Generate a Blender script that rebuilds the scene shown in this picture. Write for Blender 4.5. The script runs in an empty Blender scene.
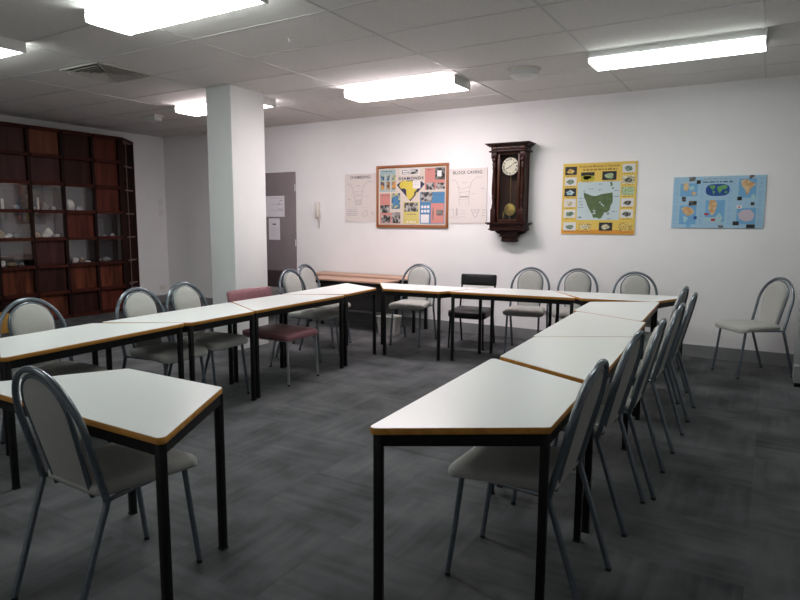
import bpy, bmesh, math, random
from mathutils import Vector, Matrix
random.seed(7)
sc = bpy.context.scene
COL = sc.collection
R = math.radians

# ------------------------------------------------------------------ camera, world, exposure
H = 1.42
PITCH, ROLL, YAW, FPX = 0.125825, 0.005253, 0.540478, 616.32
fw = Vector((-math.sin(YAW)*math.cos(PITCH), math.cos(YAW)*math.cos(PITCH), -math.sin(PITCH)))
rt = Vector((math.cos(YAW), math.sin(YAW), 0))
up = rt.cross(fw)
rt2 = math.cos(ROLL)*rt + math.sin(ROLL)*up
up2 = -math.sin(ROLL)*rt + math.cos(ROLL)*up
cam_d = bpy.data.cameras.new('camera')
cam = bpy.data.objects.new('camera', cam_d); COL.objects.link(cam)
cam_d.sensor_width = 36.0; cam_d.lens = FPX/800*36.0; cam_d.clip_start = 0.05
m = Matrix((rt2, up2, -fw)).transposed().to_4x4(); m.translation = Vector((0, 0, H))
cam.matrix_world = m
sc.camera = cam
world = bpy.data.worlds.new('world'); sc.world = world; world.use_nodes = True
world.node_tree.nodes['Background'].inputs[0].default_value = (0.8, 0.85, 0.9, 1)
world.node_tree.nodes['Background'].inputs[1].default_value = 0.02
sc.view_settings.view_transform = 'Standard'
sc.view_settings.look = 'None'
sc.view_settings.gamma = 1.0
sc.view_settings.use_curve_mapping = False
sc.view_settings.exposure = 0.0
LAMP = 17.0          # radiance of the lit diffusers
TINT_WARM = (1.0, 0.885, 0.91)
TINT_MID = (1.0, 0.96, 0.96)
TINT_COOL = (0.93, 1.0, 0.965)

YW = 7.21; ZC = 2.84; XL = -9.10; XR = 1.9; YF = -1.7

# ------------------------------------------------------------------ materials
def mat(name, col, rough=0.6, metal=0.0, spec=0.5, emit=None, estr=0.0, coat=0.0):
    m = bpy.data.materials.new(name); m.use_nodes = True
    b = m.node_tree.nodes['Principled BSDF']
    b.inputs['Base Color'].default_value = (*col, 1)
    b.inputs['Roughness'].default_value = rough
    b.inputs['Metallic'].default_value = metal
    b.inputs['Specular IOR Level'].default_value = spec
    b.inputs['Coat Weight'].default_value = coat
    if emit:
        b.inputs['Emission Color'].default_value = (*emit, 1)
        b.inputs['Emission Strength'].default_value = estr
    return m

def noise_mat(name, c1, c2, scale=(20, 20, 20), rough=0.6, bump=0.0, detail=4, spec=0.5, metal=0.0, lo=0.35, hi=0.65, dist=0.0, bscale=None):
    m = mat(name, c1, rough, metal, spec)
    nt = m.node_tree; N = nt.nodes; L = nt.links; b = N['Principled BSDF']
    tc = N.new('ShaderNodeTexCoord'); mp = N.new('ShaderNodeMapping')
    mp.inputs['Scale'].default_value = scale
    nz = N.new('ShaderNodeTexNoise'); nz.inputs['Scale'].default_value = 1.0; nz.inputs['Detail'].default_value = detail
    nz.inputs['Distortion'].default_value = dist
    rp = N.new('ShaderNodeValToRGB')
    rp.color_ramp.elements[0].position = lo; rp.color_ramp.elements[0].color = (*c1, 1)
    rp.color_ramp.elements[1].position = hi; rp.color_ramp.elements[1].color = (*c2, 1)
    L.new(tc.outputs['Object'], mp.inputs[0]); L.new(mp.outputs[0], nz.inputs['Vector'])
    L.new(nz.outputs['Fac'], rp.inputs[0]); L.new(rp.outputs[0], b.inputs['Base Color'])
    if bump:
        bp = N.new('ShaderNodeBump'); bp.inputs['Strength'].default_value = bump; bp.inputs['Distance'].default_value = 0.004
        if bscale:
            n2 = N.new('ShaderNodeTexNoise'); n2.inputs['Scale'].default_value = bscale; n2.inputs['Detail'].default_value = 3
            L.new(tc.outputs['Object'], n2.inputs['Vector']); L.new(n2.outputs['Fac'], bp.inputs['Height'])
        else:
            L.new(nz.outputs['Fac'], bp.inputs['Height'])
        L.new(bp.outputs[0], b.inputs['Normal'])
    return m

def carpet_mat():
    m = mat('carpet', (0.03, 0.032, 0.036), 0.97, 0, 0.15)
    nt = m.node_tree; N = nt.nodes; L = nt.links; b = N['Principled BSDF']
    tc = N.new('ShaderNodeTexCoord')
    def math_(op, a, bv=None):
        n = N.new('ShaderNodeMath'); n.operation = op
        for i, v in enumerate((a, bv)):
            if v is None: continue
            if isinstance(v, (int, float)): n.inputs[i].default_value = v
            else: L.new(v, n.inputs[i])
        return n.outputs[0]
    sp = N.new('ShaderNodeSeparateXYZ'); L.new(tc.outputs['Object'], sp.inputs[0])
    tx = math_('DIVIDE', sp.outputs[0], 0.53); ty = math_('DIVIDE', sp.outputs[1], 0.53)
    fx = math_('FLOOR', tx); fy = math_('FLOOR', ty)
    chk = math_('FLOORED_MODULO', math_('ADD', fx, fy), 2.0)
    # two streaky noises, one along each axis, chosen per carpet tile
    outs = []
    for s in ((1.6, 22, 1), (22, 1.6, 1)):
        mp = N.new('ShaderNodeMapping'); mp.inputs['Scale'].default_value = s
        nz = N.new('ShaderNodeTexNoise'); nz.inputs['Scale'].default_value = 1; nz.inputs['Detail'].default_value = 5
        L.new(tc.outputs['Object'], mp.inputs[0]); L.new(mp.outputs[0], nz.inputs['Vector']); outs.append(nz.outputs['Fac'])
    mx = N.new('ShaderNodeMix'); mx.data_type = 'FLOAT'
    L.new(chk, mx.inputs[0]); L.new(outs[0], mx.inputs[2]); L.new(outs[1], mx.inputs[3])
    wn = N.new('ShaderNodeTexWhiteNoise'); cb = N.new('ShaderNodeCombineXYZ')
    L.new(fx, cb.inputs[0]); L.new(fy, cb.inputs[1]); L.new(cb.outputs[0], wn.inputs['Vector'])
    big = N.new('ShaderNodeTexNoise'); big.inputs['Scale'].default_value = 3.2; big.inputs['Detail'].default_value = 6
    L.new(tc.outputs['Object'], big.inputs['Vector'])
    v = math_('ADD', math_('MULTIPLY', mx.outputs[0], 0.30), math_('MULTIPLY', wn.outputs['Value'], 0.10))
    v = math_('ADD', v, math_('MULTIPLY', big.outputs['Fac'], 0.62))
    rp = N.new('ShaderNodeValToRGB')
    rp.color_ramp.elements[0].position = 0.32; rp.color_ramp.elements[0].color = (*CARPET[0], 1)
    rp.color_ramp.elements[1].position = 0.75; rp.color_ramp.elements[1].color = (*CARPET[1], 1)
    L.new(v, rp.inputs[0]); L.new(rp.outputs[0], b.inputs['Base Color'])
    fine = N.new('ShaderNodeTexNoise'); fine.inputs['Scale'].default_value = 260; fine.inputs['Detail'].default_value = 2
    L.new(tc.outputs['Object'], fine.inputs['Vector'])
    bp = N.new('ShaderNodeBump'); bp.inputs['Strength'].default_value = 0.5; bp.inputs['Distance'].default_value = 0.004
    L.new(fine.outputs['Fac'], bp.inputs['Height']); L.new(bp.outputs[0], b.inputs['Normal'])
    return m

def wood_mat(name, c1, c2, axis='z', rough=0.45, sc_=18):
    s = {'z': (sc_, sc_, 1.2), 'x': (1.2, sc_, sc_), 'y': (sc_, 1.2, sc_)}[axis]
    return noise_mat(name, c1, c2, s, rough, 0.08, 5, 0.15, 0, 0.36, 0.64, 0.6)

def glass_mat():
    m = bpy.data.materials.new('cabinet_glass'); m.use_nodes = True
    nt = m.node_tree; N = nt.nodes; L = nt.links
    N.remove(N['Principled BSDF'])
    tr = N.new('ShaderNodeBsdfTransparent'); tr.inputs[0].default_value = (0.985, 0.99, 0.985, 1)
    gl = N.new('ShaderNodeBsdfGlossy'); gl.inputs['Roughness'].default_value = 0.01
    fr = N.new('ShaderNodeFresnel'); fr.inputs[0].default_value = 1.5
    mx = N.new('ShaderNodeMixShader')
    L.new(fr.outputs[0], mx.inputs[0]); L.new(tr.outputs[0], mx.inputs[1]); L.new(gl.outputs[0], mx.inputs[2])
    L.new(mx.outputs[0], N['Material Output'].inputs[0])
    return m

CARPET = ((0.037, 0.039, 0.041), (0.134, 0.137, 0.144))
M = {}
M['wall'] = noise_mat('wall_paint', (0.78, 0.775, 0.775), (0.80, 0.795, 0.795), (3, 3, 3), 0.75, 0.05, 3, 0.3, bscale=180)
M['pillar'] = noise_mat('pillar_paint', (0.74, 0.75, 0.745), (0.77, 0.775, 0.77), (3, 3, 3), 0.6, 0.05, 3, 0.35, bscale=180)
M['ceil'] = noise_mat('ceiling_tile', (0.68, 0.655, 0.63), (0.73, 0.705, 0.68), (60, 60, 60), 0.9, 0.25, 4, 0.1)
M['grid'] = mat('grid_bar', (0.56, 0.55, 0.54), 0.6)
M['carpet'] = carpet_mat()
M['skirting'] = noise_mat('vinyl_skirting', (0.19, 0.195, 0.20), (0.22, 0.225, 0.23), (8, 8, 8), 0.5)
M['door'] = noise_mat('door_paint', (0.20, 0.17, 0.18), (0.22, 0.188, 0.198), (4, 4, 4), 0.5)
M['laminate'] = noise_mat('white_laminate', (0.70, 0.72, 0.71), (0.73, 0.75, 0.74), (150, 150, 150), 0.28, 0, 2, 0.5)
M['orange'] = wood_mat('orange_edge', (0.42, 0.19, 0.040), (0.54, 0.26, 0.06), 'x', 0.45, 30)
M['black'] = noise_mat('black_metal', (0.005, 0.005, 0.0055), (0.008, 0.008, 0.009), (30, 30, 30), 0.45, 0, 2, 0.22)
M['rubber'] = mat('rubber', (0.012, 0.012, 0.012), 0.85)
M['tube'] = noise_mat('grey_tube', (0.115, 0.14, 0.165), (0.135, 0.16, 0.185), (40, 40, 40), 0.22, 0, 2, 0.8, 0.35)
M['fabric'] = noise_mat('grey_fabric', (0.33, 0.33, 0.31), (0.41, 0.41, 0.385), (260, 260, 260), 0.9, 0.3, 3, 0.15)
M['pink'] = noise_mat('pink_vinyl', (0.24, 0.105, 0.12), (0.28, 0.125, 0.14), (20, 20, 20), 0.5, 0.05, 3, 0.4)
M['pinktube'] = mat('pale_tube', (0.34, 0.35, 0.36), 0.3, 0.6)
M['blackvinyl'] = noise_mat('black_vinyl', (0.006, 0.006, 0.007), (0.011, 0.011, 0.012), (30, 30, 30), 0.42, 0.06, 3, 0.3)
M['brownvinyl'] = noise_mat('brown_vinyl', (0.030, 0.020, 0.020), (0.042, 0.029, 0.028), (20, 20, 20), 0.5)
M['greyvinyl'] = noise_mat('grey_vinyl', (0.12, 0.12, 0.12), (0.15, 0.15, 0.15), (20, 20, 20), 0.6)
M['tan'] = wood_mat('tan_laminate', (0.42, 0.27, 0.20), (0.50, 0.33, 0.25), 'x', 0.5, 26)
M['panelbrown'] = noise_mat('dark_panel', (0.030, 0.026, 0.026), (0.042, 0.036, 0.035), (10, 10, 10), 0.5)
M['white'] = mat('white_plastic', (0.72, 0.72, 0.70), 0.4)
M['whitemetal'] = mat('white_metal', (0.70, 0.70, 0.69), 0.4)
M['ivory'] = mat('ivory_plastic', (0.70, 0.66, 0.61), 0.4)
M['bin'] = mat('bin_plastic', (0.50, 0.50, 0.47), 0.5)
M['greymetal'] = noise_mat('grey_metal', (0.30, 0.32, 0.32), (0.34, 0.36, 0.36), (10, 10, 10), 0.45)
M['ventdark'] = mat('vent_dark', (0.02, 0.02, 0.02), 0.8)
M['vent'] = mat('vent_metal', (0.52, 0.49, 0.45), 0.5)
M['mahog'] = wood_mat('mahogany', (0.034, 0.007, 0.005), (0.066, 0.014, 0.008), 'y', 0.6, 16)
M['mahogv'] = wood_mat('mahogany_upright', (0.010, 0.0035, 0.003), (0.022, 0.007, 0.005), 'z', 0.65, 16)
WOODS = {
    'purple': wood_mat('purple_brown_veneer', (0.040, 0.014, 0.014), (0.066, 0.024, 0.023), 'z', 0.5, 14),
    'light': wood_mat('light_brown_veneer', (0.120, 0.036, 0.018), (0.175, 0.058, 0.030), 'z', 0.5, 14),
    'dark': wood_mat('dark_veneer', (0.022, 0.008, 0.006), (0.045, 0.015, 0.010), 'z', 0.5, 14),
    'red': wood_mat('red_brown_veneer', (0.060, 0.014, 0.009), (0.115, 0.028, 0.016), 'z', 0.5, 14),
    'mixed': wood_mat('streaky_veneer', (0.030, 0.007, 0.004), (0.150, 0.042, 0.020), 'z', 0.6, 9),
}
M['greyback'] = mat('grey_back', (0.12, 0.128, 0.145), 0.7)
M['darkback'] = mat('dark_back', (0.035, 0.037, 0.042), 0.6)
M['glass'] = glass_mat()
M['rock_white'] = noise_mat('pale_rock', (0.62, 0.60, 0.57), (0.85, 0.83, 0.80), (25, 25, 25), 0.7, 0.3)
M['rock_tan'] = noise_mat('tan_rock', (0.36, 0.25, 0.16), (0.58, 0.44, 0.30), (25, 25, 25), 0.7, 0.3)
M['rock_grey'] = noise_mat('grey_rock', (0.22, 0.23, 0.24), (0.48, 0.49, 0.50), (25, 25, 25), 0.7, 0.3)
M['rock_green'] = noise_mat('green_rock', (0.16, 0.20, 0.08), (0.45, 0.46, 0.18), (25, 25, 25), 0.7, 0.3)
M['rock_black'] = noise_mat('black_rock', (0.012, 0.012, 0.014), (0.03, 0.03, 0.034), (25, 25, 25), 0.4, 0.3)
M['clockwood'] = wood_mat('dark_walnut', (0.012, 0.004, 0.0035), (0.030, 0.009, 0.006), 'z', 0.3, 24)
M['clockwood2'] = wood_mat('red_walnut', (0.026, 0.009, 0.006), (0.056, 0.018, 0.010), 'z', 0.3, 24)
M['clockin'] = wood_mat('clock_interior', (0.040, 0.016, 0.011), (0.070, 0.028, 0.018), 'z', 0.5, 24)
M['brass'] = noise_mat('brass', (0.50, 0.34, 0.09), (0.62, 0.44, 0.14), (30, 30, 30), 0.32, 0, 2, 0.5, 0.75)
M['dial'] = mat('cream_enamel', (0.88, 0.84, 0.68), 0.35)
M['ink'] = mat('black_ink', (0.012, 0.012, 0.014), 0.6)
M['paper'] = mat('off_white_paper', (0.66, 0.61, 0.58), 0.8)
M['paper2'] = mat('white_paper', (0.68, 0.66, 0.70), 0.8)
M['ochre'] = wood_mat('ochre_timber', (0.42, 0.22, 0.05), (0.55, 0.30, 0.08), 'z', 0.5, 20)

def pm(name, col, rough=0.7):
    if name not in M: M[name] = mat(name, col, rough)
    return M[name]
def photo(name, c1, c2, s=30):
    if name not in M: M[name] = noise_mat(name, c1, c2, (s, s, s), 0.6, 0, 5, 0.3, 0, 0.4, 0.6)
    return M[name]

# ------------------------------------------------------------------ mesh helpers
def link(o, parent=None):
    COL.objects.link(o)
    if parent is not None: o.parent = parent
    return o
def obj(name, bm, mats, parent=None, smooth=False, loc=None):
    bmesh.ops.recalc_face_normals(bm, faces=bm.faces)
    me = bpy.data.meshes.new(name); bm.to_mesh(me); bm.free()
    for mm in (mats if isinstance(mats, (list, tuple)) else [mats]): me.materials.append(mm)
    if smooth:
        for p in me.polygons: p.use_smooth = True
        try: me.set_sharp_from_angle(angle=R(42))
        except Exception: pass
    o = bpy.data.objects.new(name, me); link(o, parent)
    if loc is not None: o.location = loc
    return o
def empty(name, loc=(0, 0, 0), rz=0.0):
    o = bpy.data.objects.new(name, None); o.empty_display_size = 0.1
    o.location = loc; o.rotation_euler = (0, 0, rz); return link(o)
def tag(o, label, cat, group=None):
    o['label'] = label; o['category'] = cat
    if group: o['group'] = group
    return o
def struct(o):
    o['kind'] = 'structure'; return o
def box(bm, c, s, bev=0.0, mi=0, rot=None, seg=2):
    g = bmesh.ops.create_cube(bm, size=1.0)
    vs = g['verts']
    for v in vs: v.co = Vector((v.co.x*s[0], v.co.y*s[1], v.co.z*s[2]))
    fs = {f for v in vs for f in v.link_faces}
    if bev:
        es = {e for v in vs for e in v.link_edges}
        r = bmesh.ops.bevel(bm, geom=list(es), offset=bev, segments=seg, affect='EDGES', profile=0.5)
        fs = set(r['faces']) | {f for f in fs if f.is_valid}
        vs = list({v for f in fs for v in f.verts})
    for v in vs:
        if rot is not None: v.co = rot @ v.co
        v.co += Vector(c)
    for f in fs: f.material_index = mi
    return vs
def bx(name, c, s, m, parent=None, bev=0.0, smooth=True):
    bm = bmesh.new(); box(bm, c, s, bev); return obj(name, bm, m, parent, smooth and bev > 0)
def tube(bm, pts, r, seg=10, cap=True, mi=0, closed=False):
    pts = [Vector(p) for p in pts]; n = len(pts)
    rr = r if isinstance(r, (list, tuple)) else [r]*n
    tang = []
    for i in range(n):
        a = pts[(i-1) % n] if (closed or i > 0) else pts[i]
        b = pts[(i+1) % n] if (closed or i < n-1) else pts[i]
        tang.append((b-a).normalized())
    t0 = tang[0]; ref = Vector((0, 0, 1)) if abs(t0.z) < 0.9 else Vector((1, 0, 0))
    u = t0.cross(ref).normalized(); rings = []
    for i in range(n):
        if i > 0:
            q = tang[i-1].rotation_difference(tang[i]); u = q @ u
        w = tang[i].cross(u).normalized(); u = w.cross(tang[i]).normalized()
        rings.append([bm.verts.new(pts[i] + rr[i]*(math.cos(2*math.pi*k/seg)*u + math.sin(2*math.pi*k/seg)*w)) for k in range(seg)])
    m_ = n if closed else n-1
    for i in range(m_):
        a, b = rings[i], rings[(i+1) % n]
        for k in range(seg):
            f = bm.faces.new((a[k], a[(k+1) % seg], b[(k+1) % seg], b[k])); f.material_index = mi
    if cap and not closed:
        bm.faces.new(rings[0][::-1]).material_index = mi; bm.faces.new(rings[-1]).material_index = mi
def lathe(bm, prof, c=(0, 0, 0), seg=20, mi=0, axis='z'):
    rings = []
    for (r, z) in prof:
        ring = []
        for k in range(seg):
            a = 2*math.pi*k/seg
            p = Vector((r*math.cos(a), r*math.sin(a), z)) if axis == 'z' else Vector((r*math.cos(a), -z, r*math.sin(a)))
            ring.append(bm.verts.new(p + Vector(c)))
        rings.append(ring)
    for a, b in zip(rings, rings[1:]):
        for k in range(seg):
            bm.faces.new((a[k], a[(k+1) % seg], b[(k+1) % seg], b[k])).material_index = mi
    bm.faces.new(rings[0][::-1]).material_index = mi; bm.faces.new(rings[-1]).material_index = mi
def prism(bm, pts, z0, z1, mi=0):
    lo = [bm.verts.new((x, y, z0)) for x, y in pts]; hi = [bm.verts.new((x, y, z1)) for x, y in pts]
    n = len(pts)
    bm.faces.new(lo[::-1]).material_index = mi; bm.faces.new(hi).material_index = mi
    for i in range(n): bm.faces.new((lo[i], lo[(i+1) % n], hi[(i+1) % n], hi[i])).material_index = mi
def fillet(poly, r, seg=6):
    out = []; n = len(poly)
    for i in range(n):
        p = Vector(poly[i]); a = (Vector(poly[i-1])-p).normalized(); b = (Vector(poly[(i+1) % n])-p).normalized()
        ang = a.angle(b); d = r/math.tan(ang/2)
        c = p + (a+b).normalized()*(r/math.sin(ang/2))
        s = p+a*d; e = p+b*d
        a0 = math.atan2(s.y-c.y, s.x-c.x); a1 = math.atan2(e.y-c.y, e.x-c.x)
        while a1-a0 > math.pi: a1 -= 2*math.pi
        while a1-a0 < -math.pi: a1 += 2*math.pi
        for k in range(seg+1):
            t = a0+(a1-a0)*k/seg; out.append((c.x+r*math.cos(t), c.y+r*math.sin(t)))
    return out
def offset(pts, d):
    n = len(pts); out = []
    for i in range(n):
        p = Vector(pts[i]); t = (Vector(pts[(i+1) % n])-Vector(pts[i-1])).normalized()
        out.append((p.x+t.y*d, p.y-t.x*d))
    return out
def copy_tree(o, parent=None):
    c = o.copy(); COL.objects.link(c)
    if parent is not None: c.parent = parent
    for ch in list(o.children): copy_tree(ch, c)
    return c
def text_bm(bm, s, size, place, mi=0, align='CENTER', spacing=1.0, bold=0.0):
    """place(x, y) -> 3D point; letters become faces of bm"""
    cu = bpy.data.curves.new('t', 'FONT'); cu.body = s; cu.size = size; cu.align_x = align; cu.space_character = spacing
    cu.resolution_u = 3; cu.offset = bold
    to = bpy.data.objects.new('t', cu); COL.objects.link(to)
    dg = bpy.context.evaluated_depsgraph_get()
    me = bpy.data.meshes.new_from_object(to.evaluated_get(dg))
    vs = [bm.verts.new(place(v.co.x, v.co.y)) for v in me.vertices]
    for p in me.polygons:
        try: bm.faces.new([vs[i] for i in p.vertices]).material_index = mi
        except ValueError: pass
    bpy.data.objects.remove(to); bpy.data.curves.remove(cu); bpy.data.meshes.remove(me)

# ------------------------------------------------------------------ room shell
def slab(name, lo, hi, m):
    c = [(a+b)/2 for a, b in zip(lo, hi)]; s = [b-a for a, b in zip(lo, hi)]
    bm = bmesh.new(); box(bm, c, s); return struct(obj(name, bm, m))
slab('floor', (XL-0.1, YF-0.1, -0.1), (XR+0.1, YW+0.1, 0), M['carpet'])
slab('ceiling', (XL-0.1, YF-0.1, ZC), (XR+0.1, YW+0.1, ZC+0.1), M['ceil'])
slab('wall_back', (XL-0.1, YW, 0), (XR+0.1, YW+0.1, ZC), M['wall'])
slab('wall_left', (XL-0.1, YF-0.1, 0), (XL, YW, ZC), M['wall'])
slab('wall_right', (XR, YF-0.1, 0), (XR+0.1, YW, ZC), M['wall'])
slab('wall_front', (XL, YF-0.1, 0), (XR, YF, ZC), M['wall'])
bm = bmesh.new()
for (x0, x1) in ((XL, -7.05), (-6.10, XR)): box(bm, ((x0+x1)/2, YW-0.005, 0.065), (x1-x0, 0.010, 0.13))
struct(obj('baseboard_back', bm, M['skirting']))
bm = bmesh.new(); box(bm, (XL+0.005, (6.64+YW)/2, 0.065), (0.010, YW-6.64, 0.13)); struct(obj('baseboard_left', bm, M['skirting']))
bm = bmesh.new(); box(bm, (XR-0.005, (YF+YW)/2, 0.065), (0.010, YW-YF, 0.13)); struct(obj('baseboard_right', bm, M['skirting']))
# ceiling grid bars
bm = bmesh.new()
for x in [-9.0, -7.93, -6.63, -5.33, -4.035, -2.69, -1.42, -0.16, 1.12]:
    box(bm, (x, (YF+YW)/2, ZC-0.002), (0.016, YW-YF, 0.004))
y = 5.39 - 0.627*11
while y < YW-0.05:
    box(bm, ((XL+XR)/2, y, ZC-0.0015), (XR-XL, 0.018, 0.003)); y += 0.627
struct(obj('trim_1', bm, M['grid']))
# pillar
bm = bmesh.new(); box(bm, (-5.165, 5.065, ZC/2), (0.37, 0.50, ZC), 0.006)
struct(obj('wall_pillar', bm, M['pillar'], smooth=True))
# door
d = empty('door_1', (-6.60, YW, 0)); struct(d)
bx('door_panel', (0, -0.012, 1.08), (0.90, 0.022, 2.15), M['door'], d, 0.003)
bm = bmesh.new()
for z in (0.25, 1.10, 1.92): tube(bm, [(0.452, -0.026, z-0.05), (0.452, -0.026, z+0.05)], 0.007, 8)
obj('hinge', bm, M['whitemetal'], d, True)
bm = bmesh.new(); tube(bm, [(-0.38, -0.02, 1.02), (-0.38, -0.07, 1.02), (-0.28, -0.075, 1.02)], 0.009, 8); obj('handle', bm, M['whitemetal'], d, True)

# ------------------------------------------------------------------ ceiling lights
def light_fixture(cx, cy, tint, power, label, length=1.33, width=0.36, hh=0.036):
    t = empty('ceiling_light', (cx, cy, ZC)); tag(t, label, 'ceiling light', 'fluorescent ceiling lights')
    bm = bmesh.new(); box(bm, (0, 0, -hh/2), (length-0.02, width*(0.94 if hh < 0.04 else 0.985), hh), 0.004); obj('housing', bm, M['whitemetal'], t, True)
    em = mat('lit_diffuser', (0.8, 0.8, 0.8), 0.4, emit=tint, estr=LAMP*power)
    w = width/2
    prof = [(-w, -hh), (-w*0.94, -0.082), (-w*0.80, -0.090), (w*0.80, -0.090), (w*0.94, -0.082), (w, -hh)]
    bm = bmesh.new(); rings = []
    for x in (-length/2+0.012, length/2-0.012): rings.append([bm.verts.new((x, py, pz)) for py, pz in prof])
    for k in range(len(prof)): bm.faces.new((rings[0][k], rings[0][(k+1) % 6], rings[1][(k+1) % 6], rings[1][k]))
    bm.faces.new(rings[0]); bm.faces.new(rings[1]); obj('diffuser', bm, em, t)
    for s in (-1, 1): bx('end_cap', (s*(length/2-0.006), 0, -0.045), (0.012, width*1.01, 0.09), M['white'], t, 0.003)
light_fixture(-3.40, 5.75, TINT_WARM, 2.2, 'long lit ceiling light in front of the framed diamonds board')
light_fixture(-0.78, 5.59, TINT_COOL, 0.70, 'long lit ceiling light above the yellow and blue posters', 1.30, 0.36, 0.056)
light_fixture(-5.77, 5.47, TINT_WARM, 1.1, 'lit ceiling light partly hidden behind the white pillar')
light_fixture(-3.43, 2.83, TINT_COOL, 1.25, 'large lit ceiling light nearest the camera, cut by the top edge')
light_fixture(-5.91, 2.70, TINT_COOL, 0.75, 'lit ceiling light at the left edge beside the air vent')
light_fixture(-0.80, 2.83, TINT_COOL, 0.60, 'added unseen ceiling light above the near end of the right row')  # added out of view, in line with the visible lights, to brighten near tables
light_fixture(-3.455, 0.15, TINT_COOL, 0.60, 'added unseen ceiling light behind the lone table and its chair')  # second added lamp out of view, lifts the near chair backs and tables
# ceiling vent
t = tag(empty('air_vent', (-5.60, 3.83, ZC)), 'square grey louvred air vent set in the ceiling', 'air vent')
bx('backing', (0, 0, -0.004), (0.56, 0.56, 0.004), M['ventdark'], t)
bm = bmesh.new()
for s in (-1, 1):
    box(bm, (s*0.285, 0, -0.008), (0.02, 0.59, 0.012)); box(bm, (0, s*0.285, -0.008), (0.55, 0.02, 0.012))
box(bm, (0, 0, -0.009), (0.78, 0.015, 0.012), rot=Matrix.Rotation(R(45), 3, 'Z')); box(bm, (0, 0, -0.009), (0.78, 0.015, 0.012), rot=Matrix.Rotation(R(-45), 3, 'Z'))
obj('frame', bm, M['vent'], t)
bm = bmesh.new()
for k in range(1, 6):
    rr = 0.045*k+0.02; ln = 2*rr
    for i in range(4):
        rot = Matrix.Rotation(i*math.pi/2, 3, 'Z') @ Matrix.Rotation(R(40), 3, 'X')
        vs = box(bm, (0, 0, 0), (ln-0.03, 0.034, 0.003))
        for v in vs:
            v.co = Matrix.Rotation(R(-40), 3, 'X') @ v.co; v.co += Vector((0, rr, -0.016)); v.co = Matrix.Rotation(i*math.pi/2, 3, 'Z') @ v.co
obj('louvre', bm, M['vent'], t)
# detectors / emergency fittings / sprinkler
t = tag(empty('smoke_detector', (-2.09, 5.72, ZC)), 'round white dome fitting on the ceiling between two long lights', 'smoke detector')
bm = bmesh.new(); lathe(bm, [(0.150, 0), (0.150, -0.018), (0.140, -0.026)], seg=32); obj('base', bm, M['ivory'], t, True)
bm = bmesh.new(); lathe(bm, [(0.132, -0.026), (0.125, -0.06), (0.09, -0.085), (0.03, -0.094)], seg=32); obj('dome', bm, M['whitemetal'], t, True)
t = tag(empty('emergency_light', (-7.33, 5.66, ZC)), 'small boxy white fitting on the dim ceiling near the left wall', 'emergency light')
bx('base', (0, 0, -0.012), (0.26, 0.15, 0.024), M['ivory'], t, 0.004)
bx('cover', (0, 0, -0.05), (0.22, 0.12, 0.056), M['white'], t, 0.012)
t = tag(empty('sprinkler_head', (-3.34, 3.86, ZC)), 'tiny metal sprinkler head hanging under a ceiling tile', 'sprinkler')
bm = bmesh.new(); lathe(bm, [(0.028, 0), (0.028, -0.004), (0.009, -0.007), (0.007, -0.024), (0.003, -0.030)], seg=14); obj('body', bm, M['whitemetal'], t, True)
bm = bmesh.new(); lathe(bm, [(0.016, -0.030), (0.018, -0.033)], seg=12); obj('deflector', bm, M['whitemetal'], t)

# ------------------------------------------------------------------ trapezoid tables
TL, TD, ZT = 1.265, 0.55, 0.72
def trapezoid():
    root = empty('trapezoid_table')
    base = [(-TL/2, 0), (TL/2, 0), (TL/4, TD), (-TL/4, TD)]
    ol = fillet(base, 0.020, 6)
    bm = bmesh.new(); prism(bm, ol, ZT-0.024, ZT); obj('tabletop', bm, M['laminate'], root)
    prof = [(0.0002, ZT-0.0012), (0.0015, ZT-0.002), (0.0025, ZT-0.004), (0.0025, ZT-0.0205), (0.0015, ZT-0.0235), (0.0002, ZT-0.0245)]
    bm = bmesh.new(); rings = [[bm.verts.new((x, y, z)) for x, y in offset(ol, d_)] for d_, z in prof]
    n = len(ol)
    for a, b in zip(rings, rings[1:]+rings[:1]):
        for k in range(n): bm.faces.new((a[k], a[(k+1) % n], b[(k+1) % n], b[k]))
    obj('edge_band', bm, M['orange'], root, True)
    ins = offset(base, 0)  # inset corners for legs
    c = Vector((0, TD*0.45)); legs = []
    for (x, y), (dx, dy) in zip(base, ((0.042, 0.024), (-0.042, 0.024), (-0.006, -0.018), (0.006, -0.018))):
        legs.append((x+dx, y+dy))
    bm = bmesh.new()
    for i in range(4):
        a = Vector(legs[i]); b = Vector(legs[(i+1) % 4]); v = b-a; ang = math.atan2(v.y, v.x)
        box(bm, ((a.x+b.x)/2, (a.y+b.y)/2, ZT-0.0255-0.022), (v.length, 0.024, 0.044), rot=Matrix.Rotation(ang, 3, 'Z'))
    obj('apron', bm, M['black'], root)
    for (x, y) in legs:
        l = bx('leg', (x, y, (ZT-0.026+0.008)/2), (0.030, 0.030, ZT-0.034), M['black'], root, 0.004)
        bx('foot_cap', (x, y, 0.005), (0.031, 0.031, 0.010), M['rubber'], l)
    return root
proto = trapezoid(); first = [True]
def put(p, x, y, deg, label, cat, group, used):
    o = p if used[0] else copy_tree(p)
    used[0] = False
    o.location = (x, y, 0); o.rotation_euler = (0, 0, R(deg))
    return tag(o, label, cat, group)
WT = 'white trapezoid tables set out in a U shape'
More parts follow.
